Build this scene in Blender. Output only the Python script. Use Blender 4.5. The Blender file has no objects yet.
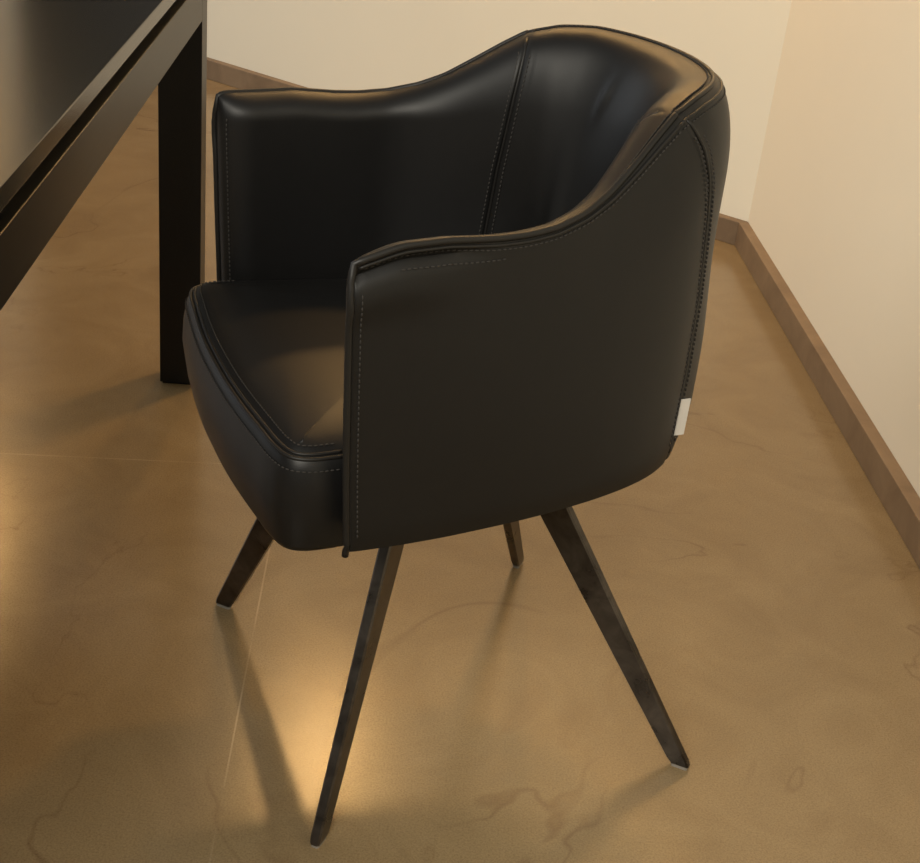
import bpy, bmesh, math, random
import numpy as np
from mathutils import Vector, Matrix

random.seed(4)
scene = bpy.context.scene
COL = scene.collection
R_ = math.radians

# ------------------------------------------------------------------ helpers
def link(o, parent=None):
    COL.objects.link(o)
    if parent is not None:
        o.parent = parent
    return o

def mesh_obj(name, verts, faces, mat, parent=None, smooth=True, angle=None):
    me = bpy.data.meshes.new(name)
    me.from_pydata([tuple(map(float, v)) for v in verts], [], faces)
    bm = bmesh.new(); bm.from_mesh(me)
    bmesh.ops.recalc_face_normals(bm, faces=bm.faces)
    if angle is not None:
        for e in bm.edges:
            if len(e.link_faces) == 2 and e.calc_face_angle(0) > angle:
                e.smooth = False
    for f in bm.faces:
        f.smooth = smooth
    bm.to_mesh(me); bm.free()
    me.materials.append(mat)
    return link(bpy.data.objects.new(name, me), parent)

def tag(o, label=None, cat=None, group=None, kind=None):
    if label: o['label'] = label
    if cat: o['category'] = cat
    if group: o['group'] = group
    if kind: o['kind'] = kind
    return o

def prism(name, poly, z0, z1, mat, parent=None, bevel=0.0, segs=2):
    """vertical extrusion of a plan polygon, bevelled"""
    bm = bmesh.new()
    lo = [bm.verts.new((p[0], p[1], z0)) for p in poly]
    hi = [bm.verts.new((p[0], p[1], z1)) for p in poly]
    n = len(poly)
    bm.faces.new(lo[::-1]); bm.faces.new(hi)
    for i in range(n):
        bm.faces.new((lo[i], lo[(i+1) % n], hi[(i+1) % n], hi[i]))
    bmesh.ops.recalc_face_normals(bm, faces=bm.faces)
    if bevel:
        bmesh.ops.bevel(bm, geom=list(bm.edges), offset=bevel, segments=segs, profile=.6, affect='EDGES')
    me = bpy.data.meshes.new(name); bm.to_mesh(me); bm.free()
    me.materials.append(mat)
    for p in me.polygons: p.use_smooth = False
    return link(bpy.data.objects.new(name, me), parent)

def tube_mesh(pts, r, n=8, closed=False):
    pts = [np.asarray(p, float) for p in pts]
    m = len(pts); V = []; F = []
    up = np.array([0.13, 0.21, 0.97])
    for i in range(m):
        a = pts[(i-1) % m] if (closed or i > 0) else pts[i]
        b = pts[(i+1) % m] if (closed or i < m-1) else pts[i]
        t = b-a; t /= (np.linalg.norm(t)+1e-12)
        x = np.cross(t, up)
        if np.linalg.norm(x) < 1e-3: x = np.cross(t, [1, 0, 0])
        x /= np.linalg.norm(x); y = np.cross(x, t)
        for k in range(n):
            an = 2*math.pi*k/n
            V.append(pts[i] + r*(math.cos(an)*x + math.sin(an)*y))
    for i in range(m if closed else m-1):
        for k in range(n):
            j = (i+1) % m
            F.append((i*n+k, i*n+(k+1) % n, j*n+(k+1) % n, j*n+k))
    if not closed:
        F.append(tuple(range(n))[::-1]); F.append(tuple((m-1)*n+k for k in range(n)))
    return V, F

def resample(pts, step):
    pts = np.asarray(pts, float)
    seg = np.linalg.norm(np.diff(pts, axis=0), axis=1)
    L = np.concatenate([[0], np.cumsum(seg)])
    n = max(2, int(L[-1]/step)+1)
    s = np.linspace(0, L[-1], n)
    return np.stack([np.interp(s, L, pts[:, k]) for k in range(3)], 1)

def stitches(name, lines, mat, parent, pitch=.0056, length=.0038, r=.00085):
    """a row of sewn thread dashes along each line of surface points"""
    for ln in lines:
        V = []; F = []
        p = resample(ln, pitch/2)
        for i in range(0, len(p)-2, 2):
            a, b = p[i], p[i+1]
            d = b-a; L = np.linalg.norm(d)
            if L < 1e-6: continue
            d = d/L; mid = (a+b)/2
            q = [mid-d*length*.5, mid-d*length*.3, mid+d*length*.3, mid+d*length*.5]
            tv, tf = tube_mesh(q, r, 5)
            # taper ends
            for k in range(5):
                tv[k] = q[0]+(tv[k]-q[0])*.35; tv[15+k] = q[3]+(tv[15+k]-q[3])*.35
            o = len(V); V += tv; F += [tuple(x+o for x in f) for f in tf]
        mesh_obj(name, V, F, mat, parent)

def sm(x, a=0., b=1.):
    t = min(max((x-a)/(b-a), 0), 1); return t*t*(3-2*t)

# ------------------------------------------------------------------ materials
def new_mat(name):
    m = bpy.data.materials.new(name); m.use_nodes = True
    nt = m.node_tree; nt.nodes.clear()
    out = nt.nodes.new('ShaderNodeOutputMaterial'); b = nt.nodes.new('ShaderNodeBsdfPrincipled')
    nt.links.new(b.outputs[0], out.inputs[0])
    return m, nt, b

def N(nt, t, **kw):
    n = nt.nodes.new(t)
    for k, v in kw.items(): setattr(n, k, v)
    return n

def ramp(nt, stops):
    r = N(nt, 'ShaderNodeValToRGB'); e = r.color_ramp.elements
    while len(e) < len(stops): e.new(.5)
    for i, (p, c) in enumerate(stops):
        e[i].position = p; e[i].color = (*c, 1)
    return r

def noise(nt, vec, scale, detail=4, rough=.55, dist=0.):
    n = N(nt, 'ShaderNodeTexNoise')
    n.inputs['Scale'].default_value = scale; n.inputs['Detail'].default_value = detail
    n.inputs['Roughness'].default_value = rough; n.inputs['Distortion'].default_value = dist
    nt.links.new(vec, n.inputs['Vector']); return n

def mixc(nt, fac, a, b, mode='MIX'):
    m = N(nt, 'ShaderNodeMix', data_type='RGBA', blend_type=mode)
    for sock, v in ((m.inputs[0], fac), (m.inputs[6], a), (m.inputs[7], b)):
        if hasattr(v, 'is_linked'): nt.links.new(v, sock)
        elif isinstance(v, (int, float)): sock.default_value = v
        else: sock.default_value = (*v, 1)
    return m.outputs[2]

def math_(nt, op, a, b=None, c=None, clamp=False):
    m = N(nt, 'ShaderNodeMath', operation=op); m.use_clamp = clamp
    for i, v in enumerate((a, b, c)):
        if v is None: continue
        if hasattr(v, 'is_linked'): nt.links.new(v, m.inputs[i])
        else: m.inputs[i].default_value = v
    return m.outputs[0]

def bump(nt, b, h, strength, dist):
    n = N(nt, 'ShaderNodeBump'); n.inputs['Strength'].default_value = strength
    n.inputs['Distance'].default_value = dist
    nt.links.new(h, n.inputs['Height']); nt.links.new(n.outputs[0], b.inputs['Normal'])

def leather_mat(name, col, rough):
    m, nt, b = new_mat(name)
    tc = N(nt, 'ShaderNodeTexCoord')
    v = N(nt, 'ShaderNodeTexVoronoi'); v.inputs['Scale'].default_value = 900
    nt.links.new(tc.outputs['Object'], v.inputs['Vector'])
    n1 = noise(nt, tc.outputs['Object'], 60, 5)
    n2 = noise(nt, tc.outputs['Object'], 7, 3)
    h = math_(nt, 'ADD', math_(nt, 'MULTIPLY', v.outputs['Distance'], .5), math_(nt, 'MULTIPLY', n1.outputs[0], .8))
    bump(nt, b, h, .16, .0006)
    r = N(nt, 'ShaderNodeMapRange'); r.inputs[3].default_value = rough-.04; r.inputs[4].default_value = rough+.05
    nt.links.new(n2.outputs[0], r.inputs[0]); nt.links.new(r.outputs[0], b.inputs['Roughness'])
    c = mixc(nt, n1.outputs[0], [x*.85 for x in col], [x*1.15 for x in col])
    nt.links.new(c, b.inputs['Base Color'])
    b.inputs['Specular IOR Level'].default_value = .31
    return m

LEATHER = leather_mat('black_leather', (.0058, .0057, .0058), .43)
PIPING = leather_mat('leather_piping', (.010, .0093, .0086), .42)

def plain(name, col, rough, metal=0., spec=.5):
    m, nt, b = new_mat(name)
    tc = N(nt, 'ShaderNodeTexCoord')
    n = noise(nt, tc.outputs['Object'], 35, 4)
    c = mixc(nt, n.outputs[0], [x*.88 for x in col], [x*1.12 for x in col])
    nt.links.new(c, b.inputs['Base Color'])
    b.inputs['Roughness'].default_value = rough; b.inputs['Metallic'].default_value = metal
    b.inputs['Specular IOR Level'].default_value = spec
    return m

THREAD = plain('dark_thread', (.026, .0235, .021), .85)
METAL = None
def metal_mat():
    m, nt, b = new_mat('dark_burnished_metal')
    tc = N(nt, 'ShaderNodeTexCoord')
    n = noise(nt, tc.outputs['Object'], 22, 5, .6, .5)
    r = ramp(nt, [(.35, (.036, .030, .024)), (.7, (.115, .10, .085))])
    nt.links.new(n.outputs[0], r.inputs[0]); nt.links.new(r.outputs[0], b.inputs['Base Color'])
    rr = N(nt, 'ShaderNodeMapRange'); rr.inputs[3].default_value = .2; rr.inputs[4].default_value = .38
    nt.links.new(n.outputs[0], rr.inputs[0]); nt.links.new(rr.outputs[0], b.inputs['Roughness'])
    b.inputs['Metallic'].default_value = .85
    return m
METAL = metal_mat()
GLIDE = plain('grey_felt_glide', (.25, .23, .2), .7)
RUBBER = plain('black_foot_cap', (.007, .0065, .006), .6, spec=.25)
LABEL = plain('white_woven_label', (.55, .53, .50), .85)

def wood_mat():
    m, nt, b = new_mat('black_stained_wood')
    tc = N(nt, 'ShaderNodeTexCoord')
    mp = N(nt, 'ShaderNodeMapping'); mp.inputs['Scale'].default_value = (260, 3.0, 260)
    nt.links.new(tc.outputs['Object'], mp.inputs[0])
    n = noise(nt, mp.outputs[0], 1.0, 5, .6)
    r = ramp(nt, [(.3, (.004, .0037, .0031)), (.75, (.009, .008, .0065))])
    nt.links.new(n.outputs[0], r.inputs[0]); nt.links.new(r.outputs[0], b.inputs['Base Color'])
    b.inputs['Roughness'].default_value = .36; b.inputs['Specular IOR Level'].default_value = .36
    bump(nt, b, n.outputs[0], .12, .0005)
    return m
WOOD = wood_mat()

def top_mat():
    m, nt, b = new_mat('black_brushed_top')
    tc = N(nt, 'ShaderNodeTexCoord')
    mp = N(nt, 'ShaderNodeMapping'); mp.inputs['Scale'].default_value = (3.0, 420, 100)
    nt.links.new(tc.outputs['Object'], mp.inputs[0])
    n = noise(nt, mp.outputs[0], 1.0, 4, .6)
    r = ramp(nt, [(.3, (.006, .006, .0045)), (.75, (.011, .0108, .008))])
    nt.links.new(n.outputs[0], r.inputs[0]); nt.links.new(r.outputs[0], b.inputs['Base Color'])
    b.inputs['Roughness'].default_value = .19
    bump(nt, b, n.outputs[0], .15, .0004)
    return m
TOP = top_mat()

def wall_mat(name, col):
    m, nt, b = new_mat(name)
    tc = N(nt, 'ShaderNodeTexCoord')
    n = noise(nt, tc.outputs['Object'], 1.7, 4); n2 = noise(nt, tc.outputs['Object'], 140, 3)
    c = mixc(nt, n.outputs[0], [x*.96 for x in col], [min(x*1.04, .95) for x in col])
    nt.links.new(c, b.inputs['Base Color'])
    b.inputs['Roughness'].default_value = .85; b.inputs['Specular IOR Level'].default_value = .25
    bump(nt, b, n2.outputs[0], .08, .001)
    return m
WALL = wall_mat('cream_plaster', (.87, .81, .665))
CEIL = wall_mat('white_ceiling', (.8, .77, .7))

def base_mat():
    m, nt, b = new_mat('baseboard_stone')
    tc = N(nt, 'ShaderNodeTexCoord')
    n = noise(nt, tc.outputs['Object'], 9, 6, .6, .6)
    r = ramp(nt, [(.3, (.17, .112, .066)), (.7, (.26, .18, .108))])
    nt.links.new(n.outputs[0], r.inputs[0]); nt.links.new(r.outputs[0], b.inputs['Base Color'])
    b.inputs['Roughness'].default_value = .5
    return m
BASE = base_mat()

def floor_mat():
    m, nt, b = new_mat('honed_sandstone_floor')
    tc = N(nt, 'ShaderNodeTexCoord'); P = tc.outputs['Object']
    big = noise(nt, P, 1.3, 5, .55, .8)
    mid = noise(nt, P, 5.5, 6, .62, 1.2)
    fine = noise(nt, P, 420, 3, .7)
    base = ramp(nt, [(.25, FLOOR_A), (.55, FLOOR_B), (.8, FLOOR_C)])
    mixn = math_(nt, 'ADD', math_(nt, 'MULTIPLY', big.outputs[0], .55), math_(nt, 'MULTIPLY', mid.outputs[0], .45))
    nt.links.new(mixn, base.inputs[0])
    col = base.outputs[0]
    # sedimentary veins: thin wavy contour lines of a warped noise field
    w = noise(nt, P, 1.25, 5, .6, .9)
    band = math_(nt, 'ABSOLUTE', math_(nt, 'SUBTRACT', math_(nt, 'FRACT', math_(nt, 'MULTIPLY', w.outputs[0], 5.0)), .5))
    vein = N(nt, 'ShaderNodeMapRange'); vein.inputs[1].default_value = .0; vein.inputs[2].default_value = .03
    vein.inputs[3].default_value = 1; vein.inputs[4].default_value = 0
    nt.links.new(band, vein.inputs[0])
    msk = N(nt, 'ShaderNodeMapRange'); msk.inputs[1].default_value = .44; msk.inputs[2].default_value = .62
    nt.links.new(noise(nt, P, 2.3, 3).outputs[0], msk.inputs[0])
    vf = math_(nt, 'MULTIPLY', math_(nt, 'MULTIPLY', vein.outputs[0], msk.outputs[0]), .42)
    col = mixc(nt, vf, col, (.10, .052, .025))
    # speckle
    sp = ramp(nt, [(.30, (.66, .63, .60)), (.52, (1, 1, 1)), (.72, (1.2, 1.2, 1.2))])
    nt.links.new(fine.outputs[0], sp.inputs[0])
    col = mixc(nt, .8, col, sp.outputs[0], 'MULTIPLY')
    # pale slab joints
    sep = N(nt, 'ShaderNodeSeparateXYZ'); nt.links.new(P, sep.inputs[0])
    X, Y = sep.outputs[0], sep.outputs[1]
    # joint 1 runs away from the viewer, joint 2 runs across to the left of it
    l1 = math_(nt, 'ABSOLUTE', math_(nt, 'ADD', math_(nt, 'ADD', X, .2475), math_(nt, 'MULTIPLY', math_(nt, 'SUBTRACT', Y, 1.5), .067)))
    l1r = math_(nt, 'ABSOLUTE', math_(nt, 'SUBTRACT', l1, 1.2))
    l1 = math_(nt, 'MINIMUM', l1, l1r)
    t2 = math_(nt, 'SUBTRACT', math_(nt, 'SUBTRACT', Y, 1.961), math_(nt, 'MULTIPLY', math_(nt, 'ADD', X, .578), .119))
    l2 = math_(nt, 'ABSOLUTE', t2)
    left = math_(nt, 'LESS_THAN', math_(nt, 'ADD', X, math_(nt, 'MULTIPLY', Y, .067)), -.147)
    def line(d, wd, st):
        r = N(nt, 'ShaderNodeMapRange'); r.inputs[1].default_value = wd*.4; r.inputs[2].default_value = wd
        r.inputs[3].default_value = st; r.inputs[4].default_value = 0
        nt.links.new(d, r.inputs[0]); return r.outputs[0]
    wear = N(nt, 'ShaderNodeMapRange'); wear.inputs[1].default_value = .35; wear.inputs[2].default_value = .65
    nt.links.new(noise(nt, P, 6, 4).outputs[0], wear.inputs[0])
    jf = math_(nt, 'MAXIMUM', line(l1, .0015, .38), math_(nt, 'MULTIPLY', line(l2, .002, .28), left))
    jf = math_(nt, 'MULTIPLY', jf, wear.outputs[0])
    col = mixc(nt, jf, col, (.62, .50, .33))
    nt.links.new(col, b.inputs['Base Color'])
    rr = N(nt, 'ShaderNodeMapRange'); rr.inputs[3].default_value = .15; rr.inputs[4].default_value = .23
    nt.links.new(mid.outputs[0], rr.inputs[0]); nt.links.new(rr.outputs[0], b.inputs['Roughness'])
    b.inputs['Specular IOR Level'].default_value = .5
    bump(nt, b, fine.outputs[0], .15, .0006)
    return m
FLOOR_A, FLOOR_B, FLOOR_C = (.195, .134, .068), (.262, .192, .104), (.315, .240, .140)
FLOOR = floor_mat()

# ------------------------------------------------------------------ the room
def norm2(v): v = np.array(v, float); return v/np.linalg.norm(v)
BC = np.array([.635, 3.346])                       # baseboard corner on the floor
bdir = norm2(np.array([-.922, 4.426])-BC)          # along the back wall, leftwards
rdir = norm2(np.array([.743, 1.879])-BC)           # along the right wall, towards the viewer
bn = np.array([-bdir[1], bdir[0]]);  bn = bn if bn[1] < 0 else -bn    # into the room
rn = np.array([-rdir[1], rdir[0]]);  rn = rn if rn[0] < 0 else -rn
TB, TR, HB = .026, .026, .061
def offset_corner(tb, tr):
    M = np.array([bn, rn]); d = np.array([BC@bn-tb, BC@rn-tr]); return np.linalg.solve(M, d)
WC = offset_corner(TB, TR)
WOUT = offset_corner(TB+.12, TR+.12)
LB, LR = 4.2, 6.0
HC = 2.55
def poly3(p): return [(float(a[0]), float(a[1])) for a in p]
o = prism('wall_back', poly3([WC, WC+bdir*LB, WOUT+bdir*LB, WOUT]), 0, HC, WALL); tag(o, kind='structure')
o = prism('wall_right', poly3([WC, WOUT, WOUT+rdir*LR, WC+rdir*LR]), 0, HC, WALL); tag(o, kind='structure')
o = prism('baseboard_back', poly3([BC, BC+bdir*1.97, WC+bdir*1.97, WC]), 0, HB, BASE, bevel=.002); tag(o, kind='structure')
# right baseboard in lengths butted together, as laid
o = prism('baseboard_right', poly3([BC, WC, WC+rdir*LR, BC+rdir*LR]), 0, HB, BASE, bevel=.002); tag(o, kind='structure')
d0 = WC+bdir*1.98+bn*.001; d1 = WC+bdir*2.86+bn*.001
o = prism('unseen_dark_panel_1', poly3([d0, d1, d1+bn*.035, d0+bn*.035]), .004, 2.05, WOOD, bevel=.003); tag(o, kind='structure')  # unseen slab, added so the tabletop has something dark to reflect
fl = [(-4.4, -2.6), (1.4, -2.6), (1.4, 6.9), (-4.4, 6.9)]
o = prism('floor', fl, -.08, 0, FLOOR); tag(o, kind='structure')

# ------------------------------------------------------------------ the table
td = np.array([math.sin(R_(-4)), math.cos(R_(-4))]); tn = np.array([math.cos(R_(-4)), -math.sin(R_(-4))])
TX = np.array([-.478, 2.255])
table = bpy.data.objects.new('table', None); link(table)
table.location = (TX[0], TX[1], 0); table.rotation_euler = (0, 0, R_(4))   # local x = tn, y = td
tag(table, 'black-stained wooden table with square legs, at left behind the armchair', 'table')
def rect(x0, x1, y0, y1): return [(x0, y0), (x1, y0), (x1, y1), (x0, y1)]
TLEN, TW, LW, LD = 1.85, .86, .0712, .056
prism('tabletop', rect(-TW, 0, LD-TLEN, LD), .732, .752, TOP, table, .0012)
prism('tabletop_recess', rect(-TW+.016, -.016, LD-TLEN+.016, LD-.016), .7142, .7319, RUBBER, table)
for nm, r in (('side_rail', rect(-.03, 0, LD-TLEN+LD, 0)), ('side_rail', rect(-TW, -TW+.03, LD-TLEN+LD, 0)),
              ('end_rail', rect(-TW+LW, -LW, LD-.03, LD)), ('end_rail', rect(-TW+LW, -LW, LD-TLEN, LD-TLEN+.03))):
    prism(nm, r, .651, .714, WOOD, table, .0012)
for x in (-LW, -TW):
    for y in (0, LD-TLEN):
        lg = prism('table_leg', rect(x, x+LW, y, y+LD), .004, .714, WOOD, table, .0012)
        lg.name = 'leg'
        prism('foot_pad', rect(x+.004, x+LW-.004, y+.004, y+LD-.004), 0, .0045, RUBBER, lg)

# ------------------------------------------------------------------ the armchair
chair = bpy.data.objects.new('armchair', None); link(chair)
chair.location = (.0034, 1.4733, 0); chair.rotation_euler = (0, 0, R_(204.8))  # local x = forward, y = sitter's left
tag(chair, 'black leather tub armchair on four splayed dark metal legs, in the middle of the floor', 'armchair')

HALF = np.array([(.252, .258), (.21, .2580), (.17, .2572), (.125, .2542), (.085, .2495), (.048, .2445), (.013, .2385), (-.027, .230), (-.067, .220),
                 (-.12, .202), (-.165, .178), (-.205, .142), (-.233, .095), (-.247, .045), (-.251, 0.)])
def catmull(p, n=24):
    p = np.vstack([2*p[0]-p[1], p, p[-2]*[1, -1]]); out = []
    for i in range(1, len(p)-2):
        for k in range(n):
            t = k/n
            out.append(.5*((2*p[i])+(-p[i-1]+p[i+1])*t+(2*p[i-1]-5*p[i]+4*p[i+1]-p[i+2])*t*t+(-p[i-1]+3*p[i]-3*p[i+1]+p[i+2])*t**3))
    out.append(p[-2]); return np.array(out)
PC = catmull(HALF)
PA = np.concatenate([[0], np.cumsum(np.linalg.norm(np.diff(PC, axis=0), axis=1))]); ATOT = PA[-1]
def smooth_mirror(c, arc, sig, flip):
    s_ = np.linspace(0, arc[-1], 900); q = np.stack([np.interp(s_, arc, c[:, k]) for k in range(2)], 1)
    m = int(3*sig/(s_[1]-s_[0])); k_ = np.exp(-.5*((np.arange(-m, m+1)*(s_[1]-s_[0]))/sig)**2); k_ /= k_.sum()
    pre = 2*q[0]-q[m:0:-1] if flip is None else np.repeat(q[:1], m, 0)
    post = q[-2:-m-2:-1]*([1, -1] if flip is None else flip)
    e = np.vstack([pre, q, post])
    r = np.stack([np.convolve(e[:, i], k_, 'valid') for i in range(2)], 1)
    return np.stack([np.interp(arc, s_, r[:, i]) for i in range(2)], 1)
PC = smooth_mirror(PC, PA, .010, None)
PA = np.concatenate([[0], np.cumsum(np.linalg.norm(np.diff(PC, axis=0), axis=1))]); ATOT = PA[-1]
PT = np.gradient(PC, axis=0); PT /= np.linalg.norm(PT, axis=1)[:, None]
PT = smooth_mirror(PT, PA, .012, [-1, 1]); PT /= np.linalg.norm(PT, axis=1)[:, None]
def plan(a):
    s = 1.
    if a > ATOT: a = 2*ATOT-a; s = -1.
    p = np.array([np.interp(a, PA, PC[:, 0]), np.interp(a, PA, PC[:, 1])])
    t = np.array([np.interp(a, PA, PT[:, 0]), np.interp(a, PA, PT[:, 1])]); t /= np.linalg.norm(t)
    n = np.array([-t[1], t[0]])
    if n[1] < 0 and p[0] > -.2: n = -n
    if p[0] <= -.2 and n[0] > 0: n = -n
    return np.array([p[0], p[1]*s]), np.array([n[0], n[1]*s])
def arc_u(u): return float(np.interp(-u, -PC[:, 0], PA))
def u_of(a): 
    if a > ATOT: a = 2*ATOT-a
    return float(np.interp(a, PA, PC[:, 0]))
ZB = .397
def interp(x, tab): return float(np.interp(x, [t[0] for t in tab], [t[1] for t in tab]))
RIM = [(-.26, .820), (-.20, .820), (-.16, .815), (-.122, .804), (-.095, .787), (-.064, .765), (-.03, .742), (.0, .728), (.036, .718), (.07, .714), (.10, .7135), (.15, .716), (.19, .714), (.215, .7130), (.232, .7125), (.240, .7095), (.252, .706)]
_ru = np.linspace(-.26, .252, 400); _rz = np.array([interp(u, RIM) for u in _ru])
_k = np.exp(-np.linspace(-2, 2, 21)**2); _k /= _k.sum()
_rz = np.convolve(np.pad(_rz, 10, mode='edge'), _k, 'valid')
def rim(a): return float(np.interp(u_of(a), _ru, _rz))
UF = [(.40, .2290), (.48, .2340), (.57, .2380), (.676, .2420), (.71, .2410)]
US = [(.396, -.186), (.50, -.192), (.594, -.189), (.692, -.172), (.737, -.162), (.77, -.150), (.795, -.134), (.808, -.122)]
USI = [(.40, -.085), (.55, -.090), (.65, -.098), (.74, -.110), (.79, -.119), (.808, -.122)]
def quart(x): x = min(max(x, 0), 1); return math.sqrt(max(0, 1-(1-x)**2))
def outer(a, z, R=None):
    p, n = plan(a); R = rim(a) if R is None else R; d = max(R-z, 0); u = u_of(a)
    back = sm(-u, -.06, .16)
    ins = .033*back*(1-quart(d/.10)) + .004*(1-quart(d/.012))
    ins -= .011*sm(-u, .188, .235)*(sm(z, .40, .45)*(1-sm(z, .50, .68)))
    ins += .003*(1-quart((z-ZB)/.006))
    # the pinched crease below the rim at the front of the arm
    ins += .0075*math.exp(-((d-.014)/.006)**2)*sm(u, .09, .16)*(1-sm(u, .234, .244)) - .004*math.exp(-((d-.042)/.02)**2)*sm(u, .1, .2)
    ins += .0035*(1-quart((arc_front(a, z))/.010))
    ins += .0018*math.exp(-((arc_seam(a, z, US))/.0035)**2)
    q = p-n*ins
    return np.array([q[0], q[1], z])
def arc_front(a, z):
    aa = a if a <= ATOT else 2*ATOT-a
    return aa-arc_u(interp(z, UF))
def arc_seam(a, z, tab):
    aa = a if a <= ATOT else 2*ATOT-a
    return aa-arc_u(interp(z, tab))
SIDE = [1]; CREASE = .0035
def inner(a, z, R=None):
    p, n = plan(a); R = rim(a) if R is None else R; d = max(R-z, 0); u = u_of(a)
    back = sm(-u, -.06, .16)
    T = .036+.056*sm(-u, -.05, .17)
    rh = .026+.060*back
    T0 = T
    T = T+.075*sm(-u, .10, .23)*sm(d, .0, .42)
    x = arc_front(a, z)
    f = quart(x/.040)
    T = .012+(T-.012)*f
    e0 = .033*back+.004
    th = e0+(T-e0)*quart(d/rh)**(1-.28*back)
    th += .004*back*math.exp(-((d-.12)/.07)**2)
    th -= .0042*math.exp(-((arc_seam(a, z, USI))/.0032)**2)
    # small creases pressed into the leather of the back
    pv = p[1]; side = SIDE[0]
    th += CREASE*math.exp(-((pv*side+.062+.35*(d-.055))/.009)**2)*math.exp(-((d-.058)/.020)**2)*back
    q = p-n*th
    # a shallow sag of the rim roll
    return np.array([q[0], q[1], z])
def lerp(a, b, t): return a+(b-a)*t
NO, NI = 34, 40
def slide(tab, zt, z, R):
    """arc shift of an edge curve below the rim, zero at the rim itself"""
    k = math.exp(-(R-z)/.05)
    zz = z+(zt-z)*k if R < zt else z
    return arc_u(interp(zz, tab))-arc_u(interp(zt, tab))
def profile(fo, fi, R):
    """closed loop of points: outer from bottom to rim, over, inner down"""
    pts = []
    for k in range(NO+1):
        t = k/NO; t = 1-(1-t)**1.6
        z = ZB+(R-ZB)*t
        pts.append(outer(fo(z), z, R))
    for k in range(0, NI+1):
        t = (k/NI)**2.3
        z = R-(R-.41)*t
        if k == 0:
            pm = (pts[-1]+inner(fi(R), R, R))/2; pm[2] += .0012; pts.append(pm)
        pts.append(inner(fi(z), z, R))
    return pts
def droop(p):
    # the front tip of the sitter's left arm sags a little
    if p[1] > 0 and p[0] > .18 and p[2] > .6:
        p = np.array(p); p[2] -= .0115*sm(p[0], .185, .246)*sm(p[2], .60, .70)
    return p
def build_segment(name, cols, mat, parent):
    V = []; F = []
    n = len(cols[0])
    for c in cols: V += c
    for i in range(len(cols)-1):
        for k in range(n):
            F.append((i*n+k, i*n+(k+1) % n, (i+1)*n+(k+1) % n, (i+1)*n+k))
    # end caps: quad strips between outer and inner sides
    for i in (0, len(cols)-1):
        F.append(tuple(i*n+k for k in range(n)))
    return mesh_obj(name, V, F, mat, parent, angle=R_(50))
A0 = arc_u(.2410); AS = arc_u(-.122)
def arm_cols(sign):
    M = 74; cols = []
    for i in range(M+1):
        w = i/M
        w = w-.10*math.sin(2*math.pi*w)/1.2          # denser at both ends
        at = lerp(arc_u(interp(.70, UF)), AS, w); R = rim(at)
        fo = lambda z: at+w*slide(US, .808, z, R)+(1-w)*slide(UF, .70, z, R)
        fi = lambda z: at+w*slide(USI, .808, z, R)+(1-w)*slide(UF, .70, z, R)
        pr = profile(fo, fi, R)
        cols.append([droop(p*[1, sign, 1]) for p in pr])
    return cols
def back_cols():
    M = 90; cols = []
    for i in range(M+1):
        b = -1+2*i/M; s = 1 if b >= 0 else -1; w = abs(b)
        w = w+.08*math.sin(math.pi*w)
        at = lerp(ATOT, AS, w); R = rim(at)
        fo = lambda z: at+w*slide(US, .808, z, R)
        fi = lambda z: at+w*slide(USI, .808, z, R)
        SIDE[0] = s
        cols.append([p*[1, s, 1] for p in profile(fo, fi, R)])
    SIDE[0] = 1
    return cols

def rim_line(sgn_range, which, dz=0., out=0.):
    pts = []
    for a in sgn_range:
        aa = a if a <= ATOT else 2*ATOT-a
        s = 1 if a <= ATOT else -1
        R = rim(aa)
        p = outer(aa, R-dz) if which == 'o' else inner(aa, R-dz)
        _, n = plan(aa)
        p = p+np.array([n[0]*out, n[1]*out, 0])
        pts.append(p*[1, s, 1])
    return pts

arms = []
for sgn in (1, -1):
    arm = build_segment('armrest', arm_cols(sgn), LEATHER, chair); arms.append(arm)
    ra = np.linspace(A0+.002, AS, 120)
    mir = [1, sgn, 1]
    # rim piping: twin welts that run along the edge and down the front
    front_o = [outer(arc_u(interp(z, UF))+.0006, z)+[.0012, 0, 0] for z in np.linspace(.392, .692, 60)]
    front_i = [inner(arc_u(interp(z, UF))+.0006, z)+[.0012, 0, 0] for z in np.linspace(.47, .692, 60)]
    V, F = tube_mesh([droop(p*mir) for p in front_o+rim_line(ra, 'o', .001)], .0036)
    V2, F2 = tube_mesh([droop(p*mir) for p in rim_line(np.linspace(A0+.006, AS, 120), 'o', .0070, .0002)], .0018)
    o_ = len(V); V += V2; F += [tuple(x+o_ for x in f) for f in F2]
    mesh_obj('edge_piping', V, F, PIPING, arm)
    lines = []
    def st_front(z, x): return outer(arc_u(interp(z, UF))+x, z)
    lines.append([st_front(z, .0095)+[0, .0006, 0] for z in np.linspace(.415, .685, 80)])
    lines.append(rim_line(np.linspace(A0+.012, AS, 120), 'o', .0115, .0004))
    lines.append([outer(a, rim(a)-.019-.004*math.sin((a-A0)*18))+[0, .0006, 0] for a in np.linspace(A0+.045, A0+.155, 60)])
    lines.append([inner(arc_u(interp(z, UF))+.007, z)-[0, .0006, 0] for z in np.linspace(.47, .69, 80)])
    lines.append([o2*.45+i2*.55+[0, 0, .0010] for o2, i2 in zip(rim_line(np.linspace(A0+.006, AS, 120), 'o', 0), rim_line(np.linspace(A0+.006, AS, 120), 'i', 0))])
    lines.append([inner(arc_u(interp(z, USI))-.0085, z)-[0, .0006, 0] for z in np.linspace(.50, .79, 80)])
    lines.append([outer(arc_u(interp(z, US))-.0075, z)+[0, .0008, 0] for z in np.linspace(.42, .785, 80)])
    stitches('stitching', [[droop(p*mir) for p in l] for l in lines], THREAD, arm)

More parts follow.
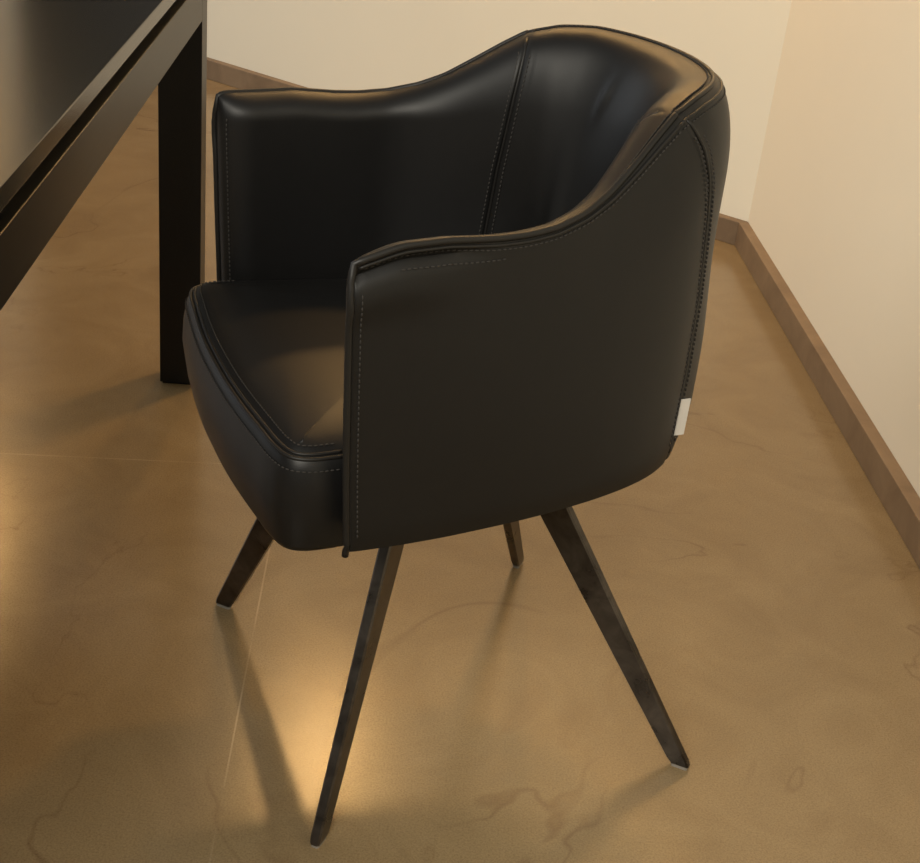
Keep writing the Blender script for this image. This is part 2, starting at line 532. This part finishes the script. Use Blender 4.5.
back = build_segment('backrest', back_cols(), LEATHER, chair)
ra = np.linspace(AS, 2*ATOT-AS, 150)
V, F = tube_mesh(rim_line(ra, 'o', .001), .0028)
V2, F2 = tube_mesh(rim_line(ra, 'o', .0070, .0002), .0018)
o_ = len(V); V += V2; F += [tuple(x+o_ for x in f) for f in F2]
for sgn in (1, -1):
    for pts in ([outer(arc_u(interp(z, US)), z)*[1, sgn, 1] for z in np.linspace(.408, .80, 60)],
                [inner(arc_u(interp(z, USI)), z)*[1, sgn, 1] for z in np.linspace(.47, .80, 60)]):
        V2, F2 = tube_mesh(pts, .0020); o_ = len(V); V += V2; F += [tuple(x+o_ for x in f) for f in F2]
mesh_obj('seam_piping', V, F, PIPING, back)
lines = [rim_line(ra, 'o', .0115, .0005), [o2*.62+i2*.38+[0, 0, .0012] for o2, i2 in zip(rim_line(ra, 'o', 0), rim_line(ra, 'i', 0))]]
for sgn in (1, -1):
    lines.append([(inner(arc_u(interp(z, USI))+.0085, z)+[.0006, -.0003, 0])*[1, sgn, 1] for z in np.linspace(.50, .79, 80)])
    lines.append([(outer(arc_u(interp(z, US))+.0075, z)+[-.0007, .0004, 0])*[1, sgn, 1] for z in np.linspace(.42, .785, 80)])
stitches('stitching', lines, THREAD, back)

# seat cushion
SH = np.array([(.304, 0), (.3032, .05), (.300, .10), (.295, .15), (.2905, .188), (.282, .2135), (.265, .2250), (.238, .227), (.19, .223), (.10, .214),
               (.03, .202), (-.04, .188), (-.10, .160), (-.145, .115), (-.165, .06), (-.17, 0)])
def dense(p, n=10):
    q = np.vstack([p[1]*[1, -1], p, p[-2]*[1, -1]]); out = []
    for i in range(1, len(q)-2):
        for k in range(n):
            t = k/n
            out.append(.5*((2*q[i])+(-q[i-1]+q[i+1])*t+(2*q[i-1]-5*q[i]+4*q[i+1]-q[i+2])*t*t+(-q[i-1]+3*q[i]-3*q[i+1]+q[i+2])*t**3))
    out.append(q[-2]); return np.array(out)
SD = dense(SH); SL = np.vstack([SD, (SD[-2:0:-1])*[1, -1]])
SC = np.array([.06, 0.])
def seat_ring(ins, z, crown=0.):
    t = np.roll(SL, -1, 0)-np.roll(SL, 1, 0); t /= np.linalg.norm(t, axis=1)[:, None]
    n = np.stack([t[:, 1], -t[:, 0]], 1)
    q = SL+n*-ins if False else SL-n*ins*np.sign(np.sum(n*(SL-SC), 1))[:, None]
    return [np.array([a, b, z]) for a, b in q]
rings = [(.03, .3800), (.012, .3805), (.004, .3830), (.0015, .389), (-.0015, .41), (-.0045, .432), (-.0035, .455), (-.0005, .474), (.0030, .4835), (.0062, .4870), (.0085, .4880), (.011, .4903), (.018, .4950), (.030, .4995)]
V = []; F = []
ns = len(SL)
for ins, z in rings: V += seat_ring(ins, z)
for i in range(len(rings)-1):
    for k in range(ns):
        F.append((i*ns+k, i*ns+(k+1) % ns, (i+1)*ns+(k+1) % ns, (i+1)*ns+k))
def fan(ring0, zc, steps):
    """concentric shrink towards the centre"""
    global V, F
    base = [V[ring0*ns+k] for k in range(ns)]
    prev = ring0*ns
    for j, (s, dz) in enumerate(steps):
        st = len(V)
        for p in base: V.append(np.array([SC[0]+(p[0]-SC[0])*s, p[1]*s, p[2]+dz]))
        for k in range(ns): F.append((prev+k, prev+(k+1) % ns, st+(k+1) % ns, st+k))
        prev = st
    c = len(V); V.append(np.array([SC[0], 0, base[0][2]+steps[-1][1]]))
    for k in range(ns): F.append((prev+k, prev+(k+1) % ns, c))
fan(len(rings)-1, 0, [(.93, .0038), (.85, .0068), (.72, .0095), (.55, .0115), (.35, .0125), (.15, .013)])
fan(0, 0, [(.6, 0), (.3, 0)])
seat = mesh_obj('seat', V, F, LEATHER, chair)
keep = [k for k in range(ns) if SL[k][0] > .226]
def seat_line(ins, z, lift=0.):
    r = seat_ring(ins, z); i0 = max(range(ns), key=lambda k: (SL[k][0] <= .12, k))
    order = sorted(keep, key=lambda k: math.atan2(SL[k][1], SL[k][0]-.0))
    return [r[k]+[0, 0, lift] for k in order]
V, F = tube_mesh(seat_line(.0050, .4862), .0021)
V2, F2 = tube_mesh(seat_line(.0098, .4890), .0019)
o_ = len(V); V += V2; F += [tuple(x+o_ for x in f) for f in F2]
mesh_obj('seat_piping', V, F, PIPING, seat)
stitches('stitching', [seat_line(.0165, .4942, .0006), seat_line(-.0010, .4755)], THREAD, seat)

# woven label sewn into the rear seam
zt = np.linspace(.430, .474, 8); V = []; F = []
for z in zt:
    a = arc_u(interp(z, US)); p = outer(a, z); _, n = plan(a)
    t = np.array([-n[1], n[0]]); t = t if t[0] < 0 else -t
    for k, (x, off) in enumerate(((0, .001), (.004, .0050), (.0095, .0095), (.0090, .0107), (.004, .0064), (0, .0026))):
        V.append(p+np.array([t[0]*x+n[0]*off, t[1]*x+n[1]*off, 0]))
m_ = 6
for i in range(len(zt)-1):
    for k in range(m_):
        F.append((i*m_+k, i*m_+(k+1) % m_, (i+1)*m_+(k+1) % m_, (i+1)*m_+k))
F.append(tuple(range(m_))); F.append(tuple((len(zt)-1)*m_+k for k in range(m_)))
tg = mesh_obj('care_tag', V, F, LABEL, back, smooth=False); tag(tg, 'small white fabric tag in the rear seam')

# base plate under the seat and four splayed blade legs
prism('base_plate', [(.14*math.cos(t)+.03, .12*math.sin(t)) for t in np.linspace(0, 2*math.pi, 40, endpoint=False)], .366, .3815, METAL, chair, .002)
def leg(foot, head):
    f = np.array([*foot, 0.]); h = np.array([*head, .386])
    rad = np.array([foot[0]-head[0], foot[1]-head[1], 0]); rad /= np.linalg.norm(rad)
    tan = np.array([-rad[1], rad[0], 0])
    V = []; F = []
    def section(c, w, t, ch, zs=None):
        pts = []
        for x, y in ((-w/2, -t/2+ch), (-w/2, t/2-ch), (-w/2+ch, t/2), (w/2-ch, t/2), (w/2, t/2-ch), (w/2, -t/2+ch), (w/2-ch, -t/2), (-w/2+ch, -t/2)):
            pts.append(c+rad*x+tan*y)
        return pts
    M = 16; st = [0, .02, .05]+[.05+.95*i/M for i in range(1, M+1)]
    for i, s in enumerate(st):
        c = f+(h-f)*s; c[2] = .0045+(h[2]-.0045)*s
        w = .0265+(.053-.0265)*s; t = .0125+(.0145-.0125)*s
        if i == 0: w *= .9; t *= .9
        V += section(c, w, t, .0022)
    n = 8
    for i in range(len(st)-1):
        for k in range(n): F.append((i*n+k, i*n+(k+1) % n, (i+1)*n+(k+1) % n, (i+1)*n+k))
    F.append(tuple(range(n))); F.append(tuple((len(st)-1)*n+k for k in range(n)))
    lg = mesh_obj('leg', V, F, METAL, chair, angle=R_(25))
    # felt glide under the foot
    bmv = section(np.array([f[0], f[1], .0]), .021, .010, .002); tpv = section(np.array([f[0], f[1], .005]), .021, .010, .002)
    F2 = [(k, (k+1) % 8, 8+(k+1) % 8, 8+k) for k in range(8)]+[tuple(range(8)), tuple(range(8, 16))]
    mesh_obj('foot_glide', bmv+tpv, F2, GLIDE, lg, smooth=False)
for ft, hd in (((.2265, -.234), (.113, -.112)), ((.2322, .234), (.110, .110)), ((-.233, .237), (-.050, .050)), ((-.221, -.230), (-.055, -.055))):
    leg(ft, hd)

# ------------------------------------------------------------------ light
w = bpy.data.worlds.new('room_ambient'); scene.world = w; w.use_nodes = True
bg = w.node_tree.nodes['Background']; bg.inputs[0].default_value = (1.0, .97, .90, 1); bg.inputs[1].default_value = .22

def spot(name, loc, aim, power, col=(1, .70, .40), cone=110, blend=.6, radius=.03):
    l = bpy.data.lights.new(name, 'SPOT'); l.energy = power; l.color = col
    l.spot_size = R_(cone); l.spot_blend = blend; l.shadow_soft_size = radius
    o = bpy.data.objects.new(name, l); link(o); o.location = loc
    d = Vector(aim)-Vector(loc); o.rotation_euler = d.to_track_quat('-Z', 'Y').to_euler()
    return o
WARM = (1.0, .57, .20)
spot('downlight', (-.40, 3.98, 2.40), (-.40, 3.6, 0), 38, WARM, 150, .5, .065)
spot('downlight', (.20, 3.18, 2.40), (.25, 3.0, 0), 62, WARM, 150, .5, .09)
spot('downlight', (-2.25, 5.22, 2.40), (-2.25, 5.1, 0), 48, WARM, 150, .5)

def area(name, loc, aim, power, col, sx, sy):
    l = bpy.data.lights.new(name, 'AREA'); l.energy = power; l.color = col; l.shape = 'RECTANGLE'; l.size = sx; l.size_y = sy
    o = bpy.data.objects.new(name, l); link(o); o.location = loc
    o.rotation_euler = (Vector(aim)-Vector(loc)).to_track_quat('-Z', 'Y').to_euler()
# daylight from a window in the wall to the left, and two added fills with no fixture behind them
area('window_daylight', (-3.6, 3.3, 1.35), (0, 1.8, .6), 22, (.90, .95, 1.0), 2.6, 1.8)
area('right_wall_fill', (-1.9, .05, 2.4), (.80, 1.7, .80), 30, (1.0, .95, .83), 1.2, .9)  # added fill that lifts the right wall and the floor beside it
area('front_floor_fill', (-.7, -1.3, 2.55), (-.25, 1.1, 0), 88, (1.0, .93, .80), 1.4, 1.0)  # added frontal fill that brightens the near floor, behind the viewer

# ------------------------------------------------------------------ camera
F_PX, PITCH, ROLL = 1393.7, R_(27.537), R_(6.026)
cam = bpy.data.cameras.new('camera'); co = bpy.data.objects.new('camera', cam); link(co)
cam.sensor_fit = 'HORIZONTAL'; cam.sensor_width = 36.0; cam.lens = F_PX/920*36.0
cam.clip_start = .02
fw = Vector((0, math.cos(PITCH), -math.sin(PITCH))); rt = Vector((1, 0, 0)); up = rt.cross(fw)
r2 = rt*math.cos(ROLL)+up*math.sin(ROLL); u2 = -rt*math.sin(ROLL)+up*math.cos(ROLL)
M = Matrix((r2, u2, -fw)).transposed().to_4x4(); M.translation = Vector((0, 0, 1.14))
co.matrix_world = M
scene.camera = co

vs = scene.view_settings
vs.view_transform = 'Standard'; vs.look = 'None'; vs.exposure = 0.0; vs.gamma = 1.0
vs.use_curve_mapping = False
